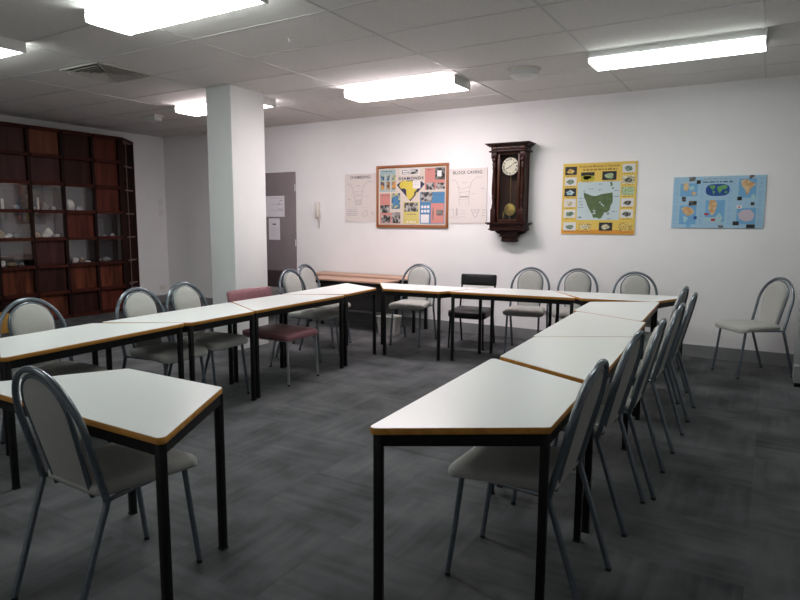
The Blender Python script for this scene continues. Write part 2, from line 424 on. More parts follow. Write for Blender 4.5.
for x, y, a, lb in [
    (-2.275, 1.25, 0, 'white trapezoid table alone at lower left, grey chair pushed up to its long side'),
    (-1.175, 2.32, -87.2, 'nearest white trapezoid table of the right row, orange edge facing the camera'),
    (-0.655, 3.355, 92.9, 'second white trapezoid table from the near end of the right row'),
    (-1.265, 4.28, -87, 'third white trapezoid table from the near end of the right row'),
    (-0.795, 5.29, 92.9, 'farthest white trapezoid table of the right row, touching the back row'),
    (-3.385, 2.225, 94.9, 'nearest white trapezoid table of the left row, cut by the left picture edge'),
    (-3.98, 3.175, -87.7, 'left-row white trapezoid table with two grey chairs behind, in front of the pillar'),
    (-3.475, 4.165, 91.5, 'left-row white trapezoid table with the pink chair pulled up behind it'),
    (-4.100, 5.11, -84.3, 'far end white trapezoid table of the left row, beside the tan desks'),
    (-3.232, 6.05, 186, 'short-fronted white trapezoid table in back row beside the tan desks, grey chair behind'),
    (-2.165, 5.70, 8.0, 'middle white trapezoid table of the back row, black chair behind it'),
    (-1.275, 6.39, 190, 'right-hand end white trapezoid table of the back row, behind the right row'),
]: put(proto, x, y, a, lb, 'table', WT, first)

# ------------------------------------------------------------------ grey hoop chairs
def lean(z): return -0.175-(z-0.47)*0.25
def pad(bm, outline, prof_front, prof_back, to3d, thick_dir, mi=0):
    """pillow: outline in 2D, inward rings with front/back offsets"""
    cx = sum(p[0] for p in outline)/len(outline); cy = sum(p[1] for p in outline)/len(outline)
    n = len(outline)
    def rings(prof):
        out = []
        for s, h in prof:
            out.append([bm.verts.new(to3d(cx+(x-cx)*s, cy+(y-cy)*s, h)) for x, y in outline])
        return out
    fr = rings(prof_front); bk = rings(prof_back)
    seq = fr[::-1]+bk
    for a, b in zip(seq, seq[1:]):
        for k in range(n): bm.faces.new((a[k], a[(k+1) % n], b[(k+1) % n], b[k])).material_index = mi
    bm.faces.new(seq[0]).material_index = mi; bm.faces.new(seq[-1][::-1]).material_index = mi
def seat_outline(wf, wb, yf, yb, rf, rb):
    return fillet([(-wb/2, yb), (wb/2, yb), (wf/2, yf), (-wf/2, yf)], rf, 8)
def caps(bm_leg_pts, r, parent):
    bm = bmesh.new(); x, y, z = bm_leg_pts; tube(bm, [(x, y, 0.0), (x, y, 0.014)], r*1.08, 10); obj('foot_cap', bm, M['rubber'], parent, True)
def hoop_chair():
    root = empty('hoop_back_chair')
    # seat pad
    ol = seat_outline(0.445, 0.37, 0.248, -0.185, 0.06, 0.05)
    bm = bmesh.new()
    def t3(x, y, h):
        fall = max(0.0, (y-0.10)/0.125)
        return (x, y, 0.462+h-0.016*fall*fall)
    pad(bm, ol, [(1.0, 0.006), (0.985, 0.018), (0.94, 0.027), (0.82, 0.033), (0.55, 0.036), (0.2, 0.036)], [(1.0, -0.008), (0.97, -0.016), (0.9, -0.018)], t3, 1)
    obj('seat', bm, M['fabric'], root, True)
    # seat rail under the pad
    bm = bmesh.new()
    tube(bm, [(-0.205, -0.180, 0.440), (-0.195, -0.12, 0.441), (-0.168, 0.16, 0.441), (-0.155, 0.186, 0.441), (-0.13, 0.195, 0.441), (0.13, 0.195, 0.441), (0.155, 0.186, 0.441), (0.168, 0.16, 0.441), (0.195, -0.12, 0.441), (0.205, -0.180, 0.440)], 0.009, 8); obj('seat_rail', bm, M['tube'], root, True)
    # outer hoop
    bm = bmesh.new(); pts = []
    for z in (0.435, 0.46, 0.50, 0.58, 0.66): pts.append((-0.208-0.004*(z-0.4), lean(z)-0.004, z))
    for k in range(0, 25):
        a = math.pi - math.pi*k/24
        z = 0.680+0.230*math.sin(a); pts.append((0.211*math.cos(a), lean(z)-0.004, z))
    for z in (0.66, 0.58, 0.50, 0.46, 0.435): pts.append((0.208+0.004*(z-0.4), lean(z)-0.004, z))
    tube(bm, pts, 0.0128, 12); obj('back_hoop', bm, M['tube'], root, True)
    # back pad + its tube
    def half(z): return 0.112+(0.134-0.112)*(z-0.44)/(0.745-0.44)
    ol = [(-half(z), z) for z in (0.436, 0.50, 0.56, 0.62, 0.68, 0.73)]
    for k in range(0, 21):
        a = math.pi - math.pi*k/20; ol.append((0.134*math.cos(a), 0.750+0.133*math.sin(a)))
    ol += [(half(z), z) for z in (0.73, 0.68, 0.62, 0.56, 0.50, 0.436)]
    bm = bmesh.new()
    pad(bm, ol, [(1.0, 0.004), (0.975, 0.014), (0.90, 0.022), (0.7, 0.026), (0.3, 0.027)], [(1.0, -0.006), (0.97, -0.012), (0.9, -0.014)], lambda x, z, h: (x, lean(z)+h+0.004, z), 1)
    obj('backrest', bm, M['fabric'], root, True)
    bm = bmesh.new()
    p2 = [(x*1.03, lean(z)-0.002, 0.66+(z-0.66)*1.012) for x, z in ol]
    p2 = [(p2[0][0], -0.165, 0.437)]+p2+[(p2[-1][0], -0.165, 0.437)]
    tube(bm, p2, 0.0095, 10); obj('inner_hoop', bm, M['tube'], root, True)
    for s in (-1, 1):
        bm = bmesh.new(); tube(bm, [(s*0.168, 0.186, 0.440), (s*0.172, 0.212, 0.22), (s*0.176, 0.240, 0.012)], 0.0112, 10)
        l = obj('leg', bm, M['tube'], root, True); caps((s*0.176, 0.240, 0), 0.0112, l)
        bm = bmesh.new(); tube(bm, [(s*0.208, lean(0.44)-0.004, 0.44), (s*0.2075, -0.178, 0.415), (s*0.206, -0.194, 0.37), (s*0.200, -0.31, 0.012)], 0.0122, 10)
        l = obj('leg', bm, M['tube'], root, True); caps((s*0.200, -0.31, 0), 0.0122, l)
    return root
chair0 = hoop_chair(); fc = [True]
def chair(x, y, fx, fy, label, group):
    put(chair0, x, y, math.degrees(math.atan2(-fx, fy)), label, 'chair', group, fc)
GR = 'grey chairs along the right row'; GL = 'grey chairs along the left row'; GB = 'grey chairs along the back row'
chair(-2.145, 1.415, 0.02, 1, 'grey hoop-backed chair seen from behind at lower left, facing the lone table', 'grey hoop chairs')
chair(-0.795, 2.288, -1, 0.0, 'grey hoop-backed chair at the near end of the right row, seat fully visible', GR)
chair(-0.79, 3.022, -1, 0.03, 'second grey hoop-backed chair from the near end of the right row', GR)
chair(-0.75, 3.475, -1, -0.03, 'third grey hoop-backed chair from the near end of the right row', GR)
chair(-0.745, 4.24, -1, 0.02, 'fourth grey hoop-backed chair from the near end of the right row', GR)
chair(-0.74, 4.955, -1, 0.0, 'fifth grey hoop-backed chair from the near end of the right row', GR)
chair(-0.85, 5.42, -1, 0.05, 'farthest grey hoop-backed chair of the right row', GR)
chair(-0.115, 6.655, -0.76, -0.65, 'grey hoop-backed chair alone against the back wall at the right', 'grey hoop chairs')
chair(-3.82, 2.15, 1, 0.0, 'grey hoop-backed chair in front of the timber display cabinet, at left end of row', GL)
chair(-3.80, 2.95, 1, 0.05, 'grey hoop-backed chair of the left row next to the cabinet end', GL)
chair(-3.865, 3.435, 1, 0.05, 'grey hoop-backed chair of the left row next to the pillar base', GL)
chair(-4.10, 5.02, 1, 0.05, 'grey hoop-backed chair beside the pillar, nearer of two at the row end', GL)
chair(-4.425, 5.665, 1, 0.05, 'grey hoop-backed chair nearest the tan desks, at the far end of the left row', GL)
chair(-3.585, 6.25, 0.17, -0.98, 'grey hoop-backed chair behind the table beside the tan desks', GB)
chair(-2.27, 6.48, 0.17, -0.98, 'grey hoop-backed chair just right of the black chair, below the pendulum clock', GB)
chair(-1.77, 6.61, 0.17, -0.98, 'grey hoop-backed chair below the yellow poster', GB)
chair(-1.13, 6.48, 0.22, -0.98, 'grey hoop-backed chair below the gap between the yellow and blue posters', GB)

# ------------------------------------------------------------------ pink and black chairs
def block_chair(name, seat_m, tube_m, w, d, zs, th, back_z, back_h, label, loc, deg, curve=0.03, wide=0.98):
    root = tag(empty(name, (*loc, 0), R(deg)), label, 'chair')
    ol = fillet([(-w/2, -d/2), (w/2, -d/2), (w/2, d/2), (-w/2, d/2)], 0.045, 6)
    bm = bmesh.new()
    pad(bm, ol, [(1.0, -th*0.35), (0.99, -th*0.15), (0.95, -0.006), (0.85, 0.002), (0.5, 0.006)], [(1.0, -th*0.7), (0.98, -th*0.92), (0.93, -th)], lambda x, y, h: (x, y, zs+h-0.012*max(0, y/(d/2))**3), 1)
    obj('seat', bm, seat_m, root, True)
    bw = w*wide
    ol = fillet([(-bw/2, back_z-back_h), (bw/2, back_z-back_h), (bw/2, back_z), (-bw/2, back_z)], min(0.02, back_h*0.3), 5)
    dense = []
    for i in range(len(ol)):
        a = ol[i]; b = ol[(i+1) % len(ol)]; k = max(1, int(math.hypot(b[0]-a[0], b[1]-a[1])/0.05))
        for j in range(k): dense.append((a[0]+(b[0]-a[0])*j/k, a[1]+(b[1]-a[1])*j/k))
    yb = -d/2-0.045
    bm = bmesh.new()
    pad(bm, dense, [(1.0, 0.004), (0.97, 0.014), (0.9, 0.018), (0.5, 0.020)], [(1.0, -0.008), (0.97, -0.014), (0.9, -0.016)],
        lambda x, z, h: (x, yb-(z-zs)*0.12-curve*(1-(x/(bw/2))**2)+h, z), 1)
    obj('backrest', bm, seat_m, root, True)
    for s in (-1, 1):
        bm = bmesh.new(); tube(bm, [(s*(w/2-0.03), d/2-0.03, zs-th), (s*(w/2-0.02), d/2-0.01, 0.012)], 0.011, 10)
        l = obj('leg', bm, tube_m, root, True); caps((s*(w/2-0.02), d/2-0.01, 0), 0.011, l)
        xo = s*(bw/2-0.015)
        bm = bmesh.new(); tube(bm, [(xo, yb-0.05, 0.012), (xo, yb+0.035, zs-0.10), (xo, yb+0.035, zs-0.02), (xo, yb-(back_z-zs-0.03)*0.12-0.014, back_z-0.02)], 0.011, 10)
        l = obj('leg', bm, tube_m, root, True); caps((xo, yb-0.05, 0), 0.011, l)
    bm = bmesh.new(); tube(bm, [(x, y, zs-th-0.006) for x, y in fillet([(-w/2+0.03, yb+0.035), (w/2-0.03, yb+0.035), (w/2-0.03, d/2-0.03), (-w/2+0.03, d/2-0.03)], 0.02, 4)], 0.010, 8, closed=True)
    obj('seat_rail', bm, tube_m, root, True)
    return root
block_chair('vinyl_chair', M['pink'], M['pinktube'], 0.46, 0.54, 0.455, 0.055, 0.795, 0.15, 'pink vinyl chair with low curved back behind the left row of tables', (-3.775, 4.18), -88, 0.05, 1.26)
block_chair('vinyl_chair', M['blackvinyl'], M['black'], 0.44, 0.42, 0.440, 0.080, 0.812, 0.132, 'black vinyl chair with a flat rectangular back behind the back row', (-2.905, 6.43), 188, 0.0)
t = tag(empty('low_armchair', (-6.45, 6.78, 0), R(180)), 'low dark brown armchair by the grey door, mostly hidden by the pillar', 'armchair')
bx('backrest', (0, -0.24, 0.56), (0.62, 0.10, 0.26), M['brownvinyl'], t, 0.02)
bx('seat', (0, 0.05, 0.375), (0.60, 0.56, 0.13), M['greyvinyl'], t, 0.025)
for sx in (-1, 1):
    for sy in (-1, 1): bx('leg', (sx*0.26, 0.03+sy*0.23, 0.157), (0.035, 0.035, 0.314), M['black'], t)

# ------------------------------------------------------------------ tan desks and bin
def desk(x0, x1, y0, y1, label, dz=0.0):
    cx, cy = (x0+x1)/2, (y0+y1)/2; w, d = x1-x0, y1-y0
    t = tag(empty('office_desk', (cx, cy, 0)), label, 'desk', 'tan desks in the back corner')
    bx('desktop', (0, 0, 0.688-dz), (w, d, 0.024), M['tan'], t, 0.003)
    bm = bmesh.new()
    for s in (-1, 1): box(bm, (0, s*(d/2-0.03), 0.655-dz), (w-0.04, 0.025, 0.04)); box(bm, (s*(w/2-0.03), 0, 0.655-dz), (0.025, d-0.04, 0.04))
    obj('apron', bm, M['black'], t)
    bx('modesty_panel', (0, d/2-0.06, 0.44), (w-0.10, 0.016, 0.39), M['panelbrown'], t)
    for sx in (-1, 1):
        for sy in (-1, 1): bx('leg', (sx*(w/2-0.03), sy*(d/2-0.03), 0.3375-dz/2), (0.034, 0.034, 0.675-dz), M['black'], t, 0.003)
desk(-5.35, -4.08, 6.40, 6.785, 'tan topped desk in front of the one along the back wall', 0.022)
desk(-5.62, -3.86, 6.80, 7.18, 'long tan topped desk standing against the back wall')
t = tag(empty('waste_bin', (-4.12, 6.60, 0), R(4)), 'off white plastic bin on the carpet under the tan desk', 'bin')
bm = bmesh.new()
def ringrect(w, d, z, r=0.03): return [(x, y, z) for x, y in fillet([(-w/2, -d/2), (w/2, -d/2), (w/2, d/2), (-w/2, d/2)], r, 4)]
seqs = [ringrect(0.24, 0.17, 0.0), ringrect(0.27, 0.20, 0.225), ringrect(0.28, 0.21, 0.23), ringrect(0.255, 0.185, 0.225), ringrect(0.225, 0.155, 0.01)]
rg = [[bm.verts.new(p) for p in s] for s in seqs]
for a, b in zip(rg, rg[1:]):
    for k in range(len(a)): bm.faces.new((a[k], a[(k+1) % len(a)], b[(k+1) % len(a)], b[k]))
bm.faces.new(rg[0][::-1]); bm.faces.new(rg[-1]); obj('tub', bm, M['bin'], t, True)
bm = bmesh.new(); tube(bm, [(x, y, 0.23) for x, y, z in ringrect(0.28, 0.21, 0)], 0.006, 6, closed=True); obj('rim', bm, M['bin'], t, True)
# grey cabinet cut by the right edge
t = tag(empty('metal_cabinet', (0.495, 6.46, 0)), 'grey metal cabinet cut off by the right edge, beside the lone chair', 'cabinet')
bx('body', (0, 0, 0.60), (0.50, 0.33, 1.12), M['greymetal'], t, 0.004)
bx('plinth', (0, 0.01, 0.02), (0.48, 0.30, 0.04), M['black'], t)
bx('door', (0, -0.172, 0.61), (0.46, 0.014, 1.06), M['greymetal'], t, 0.003)
bx('latch', (-0.235, -0.185, 0.20), (0.04, 0.012, 0.018), M['whitemetal'], t, 0.003)
t = tag(bx('timber_box', (-8.34, 4.0, 0.12), (0.24, 0.20, 0.24), M['ochre'], None, 0.006), 'small ochre timber box on the floor before the display cabinet, left edge', 'box')

# ------------------------------------------------------------------ display cabinet on the left wall
XF = -8.75; CELL = 0.468; ROWH = 2.70/7
cab = tag(empty('display_cabinet', (XL, 5.0, 0)), 'tall dark timber display cabinet of square bays along the left wall', 'cabinet')
def cb(v): return (v[0]-XL, v[1]-5.0, v[2])
ys = [6.14-CELL*k for k in range(0, 6)]           # divider centres, first is the right end
bm = bmesh.new(); bmv = bmesh.new()
y_lo = ys[-1]-0.03
for k, y in enumerate(ys):
    w = 0.09 if k == 0 else 0.042
    box(bmv, cb(((XL+XF)/2, y, 1.35)), (XF-XL, w, 2.70))
for r in range(8):
    z = 2.70-ROWH*r; th = 0.045
    z = min(max(z, th/2), 2.70-th/2)
    for k in range(5):
        a, b = ys[k+1]+0.021, ys[k]-(0.045 if k == 0 else 0.021)
        box(bm, cb(((XL+XF)/2+0.010, (a+b)/2, z)), (XF-XL+0.016, b-a, th))
    obj('shelf_board', bm, M['mahog'], cab); bm = bmesh.new()
bm.free()
obj('upright', bmv, M['mahogv'], cab)
bx('back_panel', cb((XL+0.006, (ys[0]+ys[-1])/2, 1.35)), (0.010, ys[0]-ys[-1], 2.68), M['mahogv'], cab)
PAT = [['red', 'dark', 'light', 'purple', 'dark'], ['red', 'dark', 'purple', 'purple', 'dark'], ['red', 'G', 'G', 'G', 'G'], ['D', 'red', 'G', 'G', 'G'],
       ['D', 'G', 'purple', 'G', 'red'], ['mixed', 'mixed', 'dark', 'mixed', 'mixed'], ['red', 'dark', 'mixed', 'dark', 'mixed']]
cells = {}
for r in range(7):
    for k in range(5):
        a, b = ys[k+1]+0.021, ys[k]-(0.045 if k == 0 else 0.021)
        z1 = 2.70-ROWH*r-0.023; z0 = 2.70-ROWH*(r+1)+0.023
        if r == 0: z1 = 2.655
        if r == 6: z0 = 0.045
        p = PAT[r][k]; c = (a+b)/2; cz = (z0+z1)/2
        if p in WOODS:
            bx('door_panel', cb((XF-0.055, c, cz)), (0.016, b-a, z1-z0), WOODS[p], cab)
        else:
            bx('bay_lining', cb((XF-0.27, c, cz)), (0.010, b-a, z1-z0), M['greyback' if p == 'G' else 'darkback'], cab)
            bx('glass_pane', cb((XF-0.022, c, cz)), (0.004, b-a, z1-z0), M['glass'], cab)
            cells[(r, k)] = (a, b, z0, z1)
# slanted open end shelves
es = [(XF, 6.185), (XL+0.02, 6.60)]
bm = bmesh.new(); bmw = bmesh.new()
for z in [2.66-(2.62/7)*i for i in range(8)]:
    prism(bmw, [(x-XL, y-5.0) for x, y in [(XF-0.02, 6.185), (XL+0.03, 6.185), (XL+0.03, 6.56)]], max(0.0, z-0.016), z)
obj('end_shelf', bmw, M['ivory'] if False else wood_mat('worn_shelf', (0.16, 0.10, 0.085), (0.22, 0.145, 0.12), 'y', 0.5), cab)
prism(bm, [(x-XL, y-5.0) for x, y in [(XL+0.004, 6.185), (XL+0.03, 6.185), (XL+0.03, 6.60), (XL+0.004, 6.60)]], 0, 2.66)
obj('end_panel', bm, M['mahogv'], cab)
bx('end_strip', cb((XF-0.155, 6.335, 1.33)), (0.012, 0.012, 2.60), bpy.data.materials['worn_shelf'], cab)
bm = bmesh.new(); prism(bm, [(x-XL, y-5.0) for x, y in [(XF, 6.185), (XL+0.004, 6.62), (XL+0.004, 6.185)]], 2.66, 2.70); obj('end_top', bm, M['mahog'], cab)
# rock specimens
def rock(c, s, m, seed, label, cat='rock', name='rock_specimen', group='rock specimens in the display cabinet'):
    rnd = random.Random(seed); bm = bmesh.new(); bmesh.ops.create_icosphere(bm, subdivisions=3, radius=1)
    dirs = [(Vector((rnd.gauss(0, 1), rnd.gauss(0, 1), rnd.gauss(0, 1))).normalized(), rnd.uniform(0.55, 0.9)) for _ in range(16)]
    for v in bm.verts:
        d0 = v.co.normalized(); r0 = 1.0
        for dd, h in dirs:
            q = d0.dot(dd)
            if q > 0.05: r0 = min(r0, h/q)
        v.co = d0*r0
    zmin = min(v.co.z for v in bm.verts)*0.75
    for v in bm.verts:
        v.co.z = max(v.co.z, zmin)
        v.co = Vector((v.co.x*s[0], v.co.y*s[1], (v.co.z-zmin)*s[2]))
    o = obj(name, bm, m, None); o.location = c
    o.rotation_euler = (0, 0, rnd.uniform(-0.4, 0.4))
    return tag(o, label, cat, group)
xs = XF-0.12
def inbay(rk, f, label, s, m, seed, dx=0.0, dz=0.0, **kw):
    a, b, z0, z1 = cells[rk]; zz = z0+(0.0 if rk[0] != 6 else 0)
    rock((xs+dx, a+(b-a)*f, zz+0.0005+dz), s, M[m], seed, label, **kw)
RN = {2: 'third', 3: 'fourth', 4: 'fifth'}
CN = {0: 'rightmost', 1: 'second from right', 2: 'third from right', 3: 'fourth from right'}
i = 0
SPEC = [
    ((2, 1), [(0.30, (0.07, 0.09, 0.10), 'rock_white', 'large white rock at left'), (0.62, (0.06, 0.05, 0.045), 'rock_grey', 'small grey rock in middle')]),
    ((2, 2), [(0.80, (0.05, 0.04, 0.03), 'rock_grey', 'flat grey rock at right'), (0.13, (0.05, 0.04, 0.03), 'rock_tan', 'small tan rock at left')]),
    ((2, 3), [(0.12, (0.05, 0.045, 0.03), 'rock_white', 'small white rock at left'), (0.68, (0.06, 0.06, 0.04), 'rock_grey', 'grey rock at right')]),
    ((3, 2), [(0.55, (0.06, 0.085, 0.085), 'rock_white', 'large pale rock in middle'), (0.20, (0.05, 0.06, 0.05), 'rock_tan', 'tan rock at left'), (0.85, (0.05, 0.045, 0.035), 'rock_white', 'small white rock at right')]),
    ((3, 3), [(0.18, (0.06, 0.07, 0.07), 'rock_tan', 'tan rock at left'), (0.42, (0.05, 0.05, 0.045), 'rock_white', 'white rock in middle'), (0.66, (0.05, 0.05, 0.04), 'rock_grey', 'grey rock at right')]),
    ((3, 0), [(0.18, (0.05, 0.035, 0.022), 'rock_grey', 'low grey rock at left'), (0.45, (0.04, 0.04, 0.020), 'rock_grey', 'low grey rock in middle'), (0.78, (0.04, 0.035, 0.030), 'rock_white', 'small pale rock at right')]),
    ((4, 0), [(0.14, (0.04, 0.035, 0.030), 'rock_white', 'small white rock at left'), (0.46, (0.07, 0.075, 0.045), 'rock_grey', 'grey curved rock in middle')]),
    ((4, 1), [(0.36, (0.06, 0.065, 0.060), 'rock_white', 'pale rock at left'), (0.60, (0.05, 0.05, 0.045), 'rock_tan', 'tan rock in middle'), (0.83, (0.05, 0.05, 0.022), 'rock_white', 'flat white rock at right')]),
    ((4, 3), [(0.16, (0.06, 0.06, 0.055), 'rock_white', 'white rock at left'), (0.46, (0.06, 0.06, 0.045), 'rock_tan', 'tan rock in middle'), (0.74, (0.05, 0.05, 0.030), 'rock_grey', 'grey rock at right')]),
]
for rk, lst in SPEC:
    for f, s, m_, nm in lst:
        i += 1
        inbay(rk, f, '%s of the glass bay in %s row, %s column' % (nm, RN[rk[0]], CN[rk[1]]), s, m_, i)
a, b, z0, z1 = cells[(4, 3)]
tag(bx('specimen_box', (xs-0.09, a+(b-a)*0.38, z0+0.066), (0.05, 0.20, 0.13), M['rock_black'], None, 0.004), 'black box behind the rocks in the lower left glass bay', 'box')
def core(rk, f, h, m_, label, r=0.016):
    a, b, z0, z1 = cells[rk]; bm = bmesh.new(); lathe(bm, [(r*0.9, 0), (r, 0.004), (r, h-0.004), (r*0.85, h)], seg=12)
    o = obj('drill_core', bm, M[m_], None, True); o.location = (xs, a+(b-a)*f, z0+0.0005); tag(o, label, 'rock core', 'drill cores in the display cabinet')
core((2, 3), 0.30, 0.14, 'rock_white', 'pale upright rock core in the third row, leftmost glass bay')
core((2, 2), 0.30, 0.17, 'rock_white', 'pale upright rock core in the third row, third bay from right')
inbay((2, 2), 0.52, 'dark rock with pale top in the third row bay, third from right', (0.05, 0.06, 0.075), 'rock_grey', 77)

# ------------------------------------------------------------------ wall prints
class Print:
    def __init__(s, x0, x1, z0, z1, yback, th):
        s.x0, s.x1, s.z0, s.z1 = x0, x1, z0, z1; s.yf = yback-th; s.th = th
        s.bm = bmesh.new(); s.mats = []; s.lay = 0
        s.cx = (x0+x1)/2; s.cz = (z0+z1)/2; s.yb = yback
    def mi(s, m):
        if m not in s.mats: s.mats.append(m)
        return s.mats.index(m)
    def P(s, u, v, lay): return Vector((s.x0+(s.x1-s.x0)*u-s.cx, s.yf-s.yb-0.0005*lay, s.z1-(s.z1-s.z0)*v-s.cz))
    def poly(s, pts, m, lay=1):
        f = s.bm.faces.new([s.bm.verts.new(s.P(u, v, lay)) for u, v in pts]); f.material_index = s.mi(m)
        f.normal_update()
    def rect(s, u0, v0, u1, v1, m, lay=1): s.poly([(u0, v0), (u1, v0), (u1, v1), (u0, v1)], m, lay)
    def line(s, pts, w, m, lay=2):
        asp = (s.x1-s.x0)/(s.z1-s.z0)
        for (a, b) in zip(pts, pts[1:]):
            dx, dy = (b[0]-a[0])*asp, b[1]-a[1]; l = math.hypot(dx, dy) or 1
            nx, ny = -dy/l*w/2/asp, dx/l*w/2
            s.poly([(a[0]+nx, a[1]+ny), (b[0]+nx, b[1]+ny), (b[0]-nx, b[1]-ny), (a[0]-nx, a[1]-ny)], m, lay)
    def words(s, u0, u1, v, h, m, seed=0, lay=2):
        rnd = random.Random(seed); u = u0
        while u < u1-0.004:
            w = rnd.uniform(0.02, 0.06); s.rect(u, v, min(u1, u+w), v+h, m, lay); u += w+0.014
    def text(s, t, u, v, size, m, lay=2, spacing=1.0, bold=0.0, sx=1.0):
        k = s.mi(m)
        o = s.P(u, v, lay)
        text_bm(s.bm, t, size, lambda x, y: o+Vector((x*sx, 0, y)), k, spacing=spacing, bold=bold)
    def build(s, name, m, parent):
        k = s.mi(m)
        w, h = s.x1-s.x0, s.z1-s.z0
        box(s.bm, (0, -s.th/2, 0), (w, s.th, h), 0, k)
        me = bpy.data.meshes.new(name); s.bm.to_mesh(me); s.bm.free()
        for mm in s.mats: me.materials.append(mm)
        o = bpy.data.objects.new(name, me); link(o, parent); return o
grey = pm('pencil_grey', (0.30, 0.28, 0.27)); dgrey = pm('dark_lettering', (0.10, 0.09, 0.09)); lgrey = pm('faint_line', (0.44, 0.41, 0.40))
YB = YW-0.001
def mining_poster(x0, x1, z0, z1, title, variant, label):
    p = Print(x0, x1, z0, z1, YB, 0.008)
    root = tag(empty('mining_poster', (p.cx, YB, p.cz)), label, 'poster', 'line drawn mining posters')
    p.text(title, 0.49, 0.10, 0.055, dgrey, spacing=1.08, bold=0.0012, sx=0.95)
    L_ = [(0.06, 0.20), (0.16, 0.205), (0.22, 0.25), (0.25, 0.33)] ; R_ = [(0.74, 0.16), (0.66, 0.20), (0.60, 0.25), (0.57, 0.33)]
    if variant == 0:
        p.line(L_+[(0.27, 0.40), (0.32, 0.52), (0.33, 0.64)], 0.006, grey); p.line(R_+[(0.55, 0.40), (0.53, 0.52), (0.52, 0.64)], 0.006, grey)
        p.line([(0.27, 0.37), (0.57, 0.37)], 0.005, grey); p.line([(0.30, 0.47), (0.54, 0.45)], 0.005, grey)
        for k in range(6): p.line([(0.35+0.03*k, 0.54), (0.35+0.03*k, 0.63)], 0.005, grey)
        p.line([(0.32, 0.64), (0.53, 0.64)], 0.006, grey); p.line([(0.34, 0.54), (0.53, 0.54)], 0.006, grey)
        for r_ in range(4): p.words(0.06, 0.40, 0.74+0.037*r_, 0.010, grey, r_)
        p.line([(0.56, 0.86), (0.60, 0.78), (0.68, 0.75), (0.72, 0.80), (0.70, 0.86), (0.62, 0.88), (0.56, 0.86)], 0.006, grey)
        p.line([(0.85, 0.80), (0.92, 0.80), (0.92, 0.84), (0.85, 0.84), (0.85, 0.80)], 0.006, grey)
        p.line([(0.12, 0.70), (0.40, 0.70)], 0.004, lgrey); p.line([(0.55, 0.70), (0.80, 0.70)], 0.004, lgrey)
        p.words(0.10, 0.18, 0.52, 0.012, grey, 5); p.words(0.62, 0.74, 0.47, 0.010, lgrey, 6); p.words(0.36, 0.50, 0.24, 0.012, grey, 9); p.words(0.34, 0.52, 0.42, 0.010, lgrey, 19)
    else:
        p.line(L_+[(0.28, 0.42), (0.29, 0.66)], 0.006, grey); p.line(R_+[(0.55, 0.42), (0.53, 0.66)], 0.006, grey)
        p.line([(0.26, 0.33), (0.36, 0.38), (0.46, 0.35), (0.56, 0.33)], 0.005, grey); p.line([(0.28, 0.43), (0.55, 0.42)], 0.006, grey)
        p.rect(0.30, 0.50, 0.53, 0.525, grey, 2); p.line([(0.29, 0.56), (0.54, 0.56)], 0.004, lgrey); p.line([(0.36, 0.56), (0.36, 0.66)], 0.004, lgrey); p.line([(0.46, 0.56), (0.46, 0.66)], 0.004, lgrey)
        p.line([(0.05, 0.74), (0.14, 0.74), (0.14, 0.88), (0.05, 0.90)], 0.005, grey)
        p.rect(0.20, 0.72, 0.245, 0.86, lgrey, 2); p.line([(0.18, 0.90), (0.28, 0.88)], 0.005, grey)
        p.line([(0.60, 0.75), (0.82, 0.75), (0.78, 0.80), (0.74, 0.88), (0.68, 0.88), (0.64, 0.80), (0.60, 0.75)], 0.007, grey); p.line([(0.66, 0.82), (0.71, 0.77), (0.76, 0.82)], 0.006, grey)
        for r_ in range(3): p.words(0.30, 0.46, 0.75+0.06*r_, 0.008, lgrey, r_+20); p.words(0.88, 0.97, 0.75+0.05*r_, 0.008, grey, r_+30)
        p.words(0.86, 0.93, 0.36, 0.012, grey, 4); p.words(0.60, 0.70, 0.45, 0.010, lgrey, 6); p.words(0.36, 0.48, 0.25, 0.012, lgrey, 9); p.line([(0.58, 0.54), (0.72, 0.57)], 0.004, lgrey)
    p.line([(0.74, 0.14), (0.78, 0.17), (0.86, 0.165)], 0.006, grey)
    p.build('sheet', M['paper'], root)
mining_poster(-5.24, -4.705, 1.415, 2.085, 'CHAMBERING', 0, 'pale line-drawn poster titled CHAMBERING left of the framed board')
mining_poster(-3.60, -3.07, 1.405, 2.095, 'BLOCK CAVING', 1, 'pale line-drawn poster titled BLOCK CAVING between board and clock')

# framed diamonds board
p = Print(-4.665, -3.635, 1.385, 2.135, YB-0.004, 0.014)
root = tag(empty('framed_board', (p.cx, YB-0.004, p.cz)), 'framed collage board titled DIAMONDS with a yellow Africa map', 'poster')
navy = pm('navy', (0.025, 0.03, 0.075)); yel = pm('map_yellow', (0.60, 0.48, 0.07)); cream = pm('cream_card', (0.60, 0.53, 0.46))
sal = pm('salmon_card', (0.54, 0.22, 0.19)); blu = pm('blue_card', (0.07, 0.21, 0.38)); teal = pm('teal_card', (0.30, 0.42, 0.43)); whitec = pm('white_card', (0.70, 0.68, 0.68)); ycard = pm('yellow_card', (0.58, 0.49, 0.15))
g1 = photo('grey_photo', (0.03, 0.03, 0.03), (0.42, 0.40, 0.38), 22); g2 = photo('dark_photo', (0.015, 0.015, 0.015), (0.20, 0.19, 0.18), 26)
sunset = photo('sunset_photo', (0.04, 0.05, 0.08), (0.60, 0.30, 0.08), 28); bluepic = photo('blue_photo', (0.03, 0.12, 0.25), (0.55, 0.52, 0.20), 24)
def RR(*a): p.rect(*a)
RR(0.02, 0.02, 0.26, 0.41, teal); p.words(0.05, 0.21, 0.045, 0.012, dgrey, 1)
for u in (0.035, 0.125, 0.21): RR(u, 0.12, u+0.055, 0.22, bluepic, 2); RR(u, 0.235, u+0.055, 0.37, sunset, 2)
for u in (0.095, 0.183): RR(u, 0.10, u+0.012, 0.39, cream, 2)
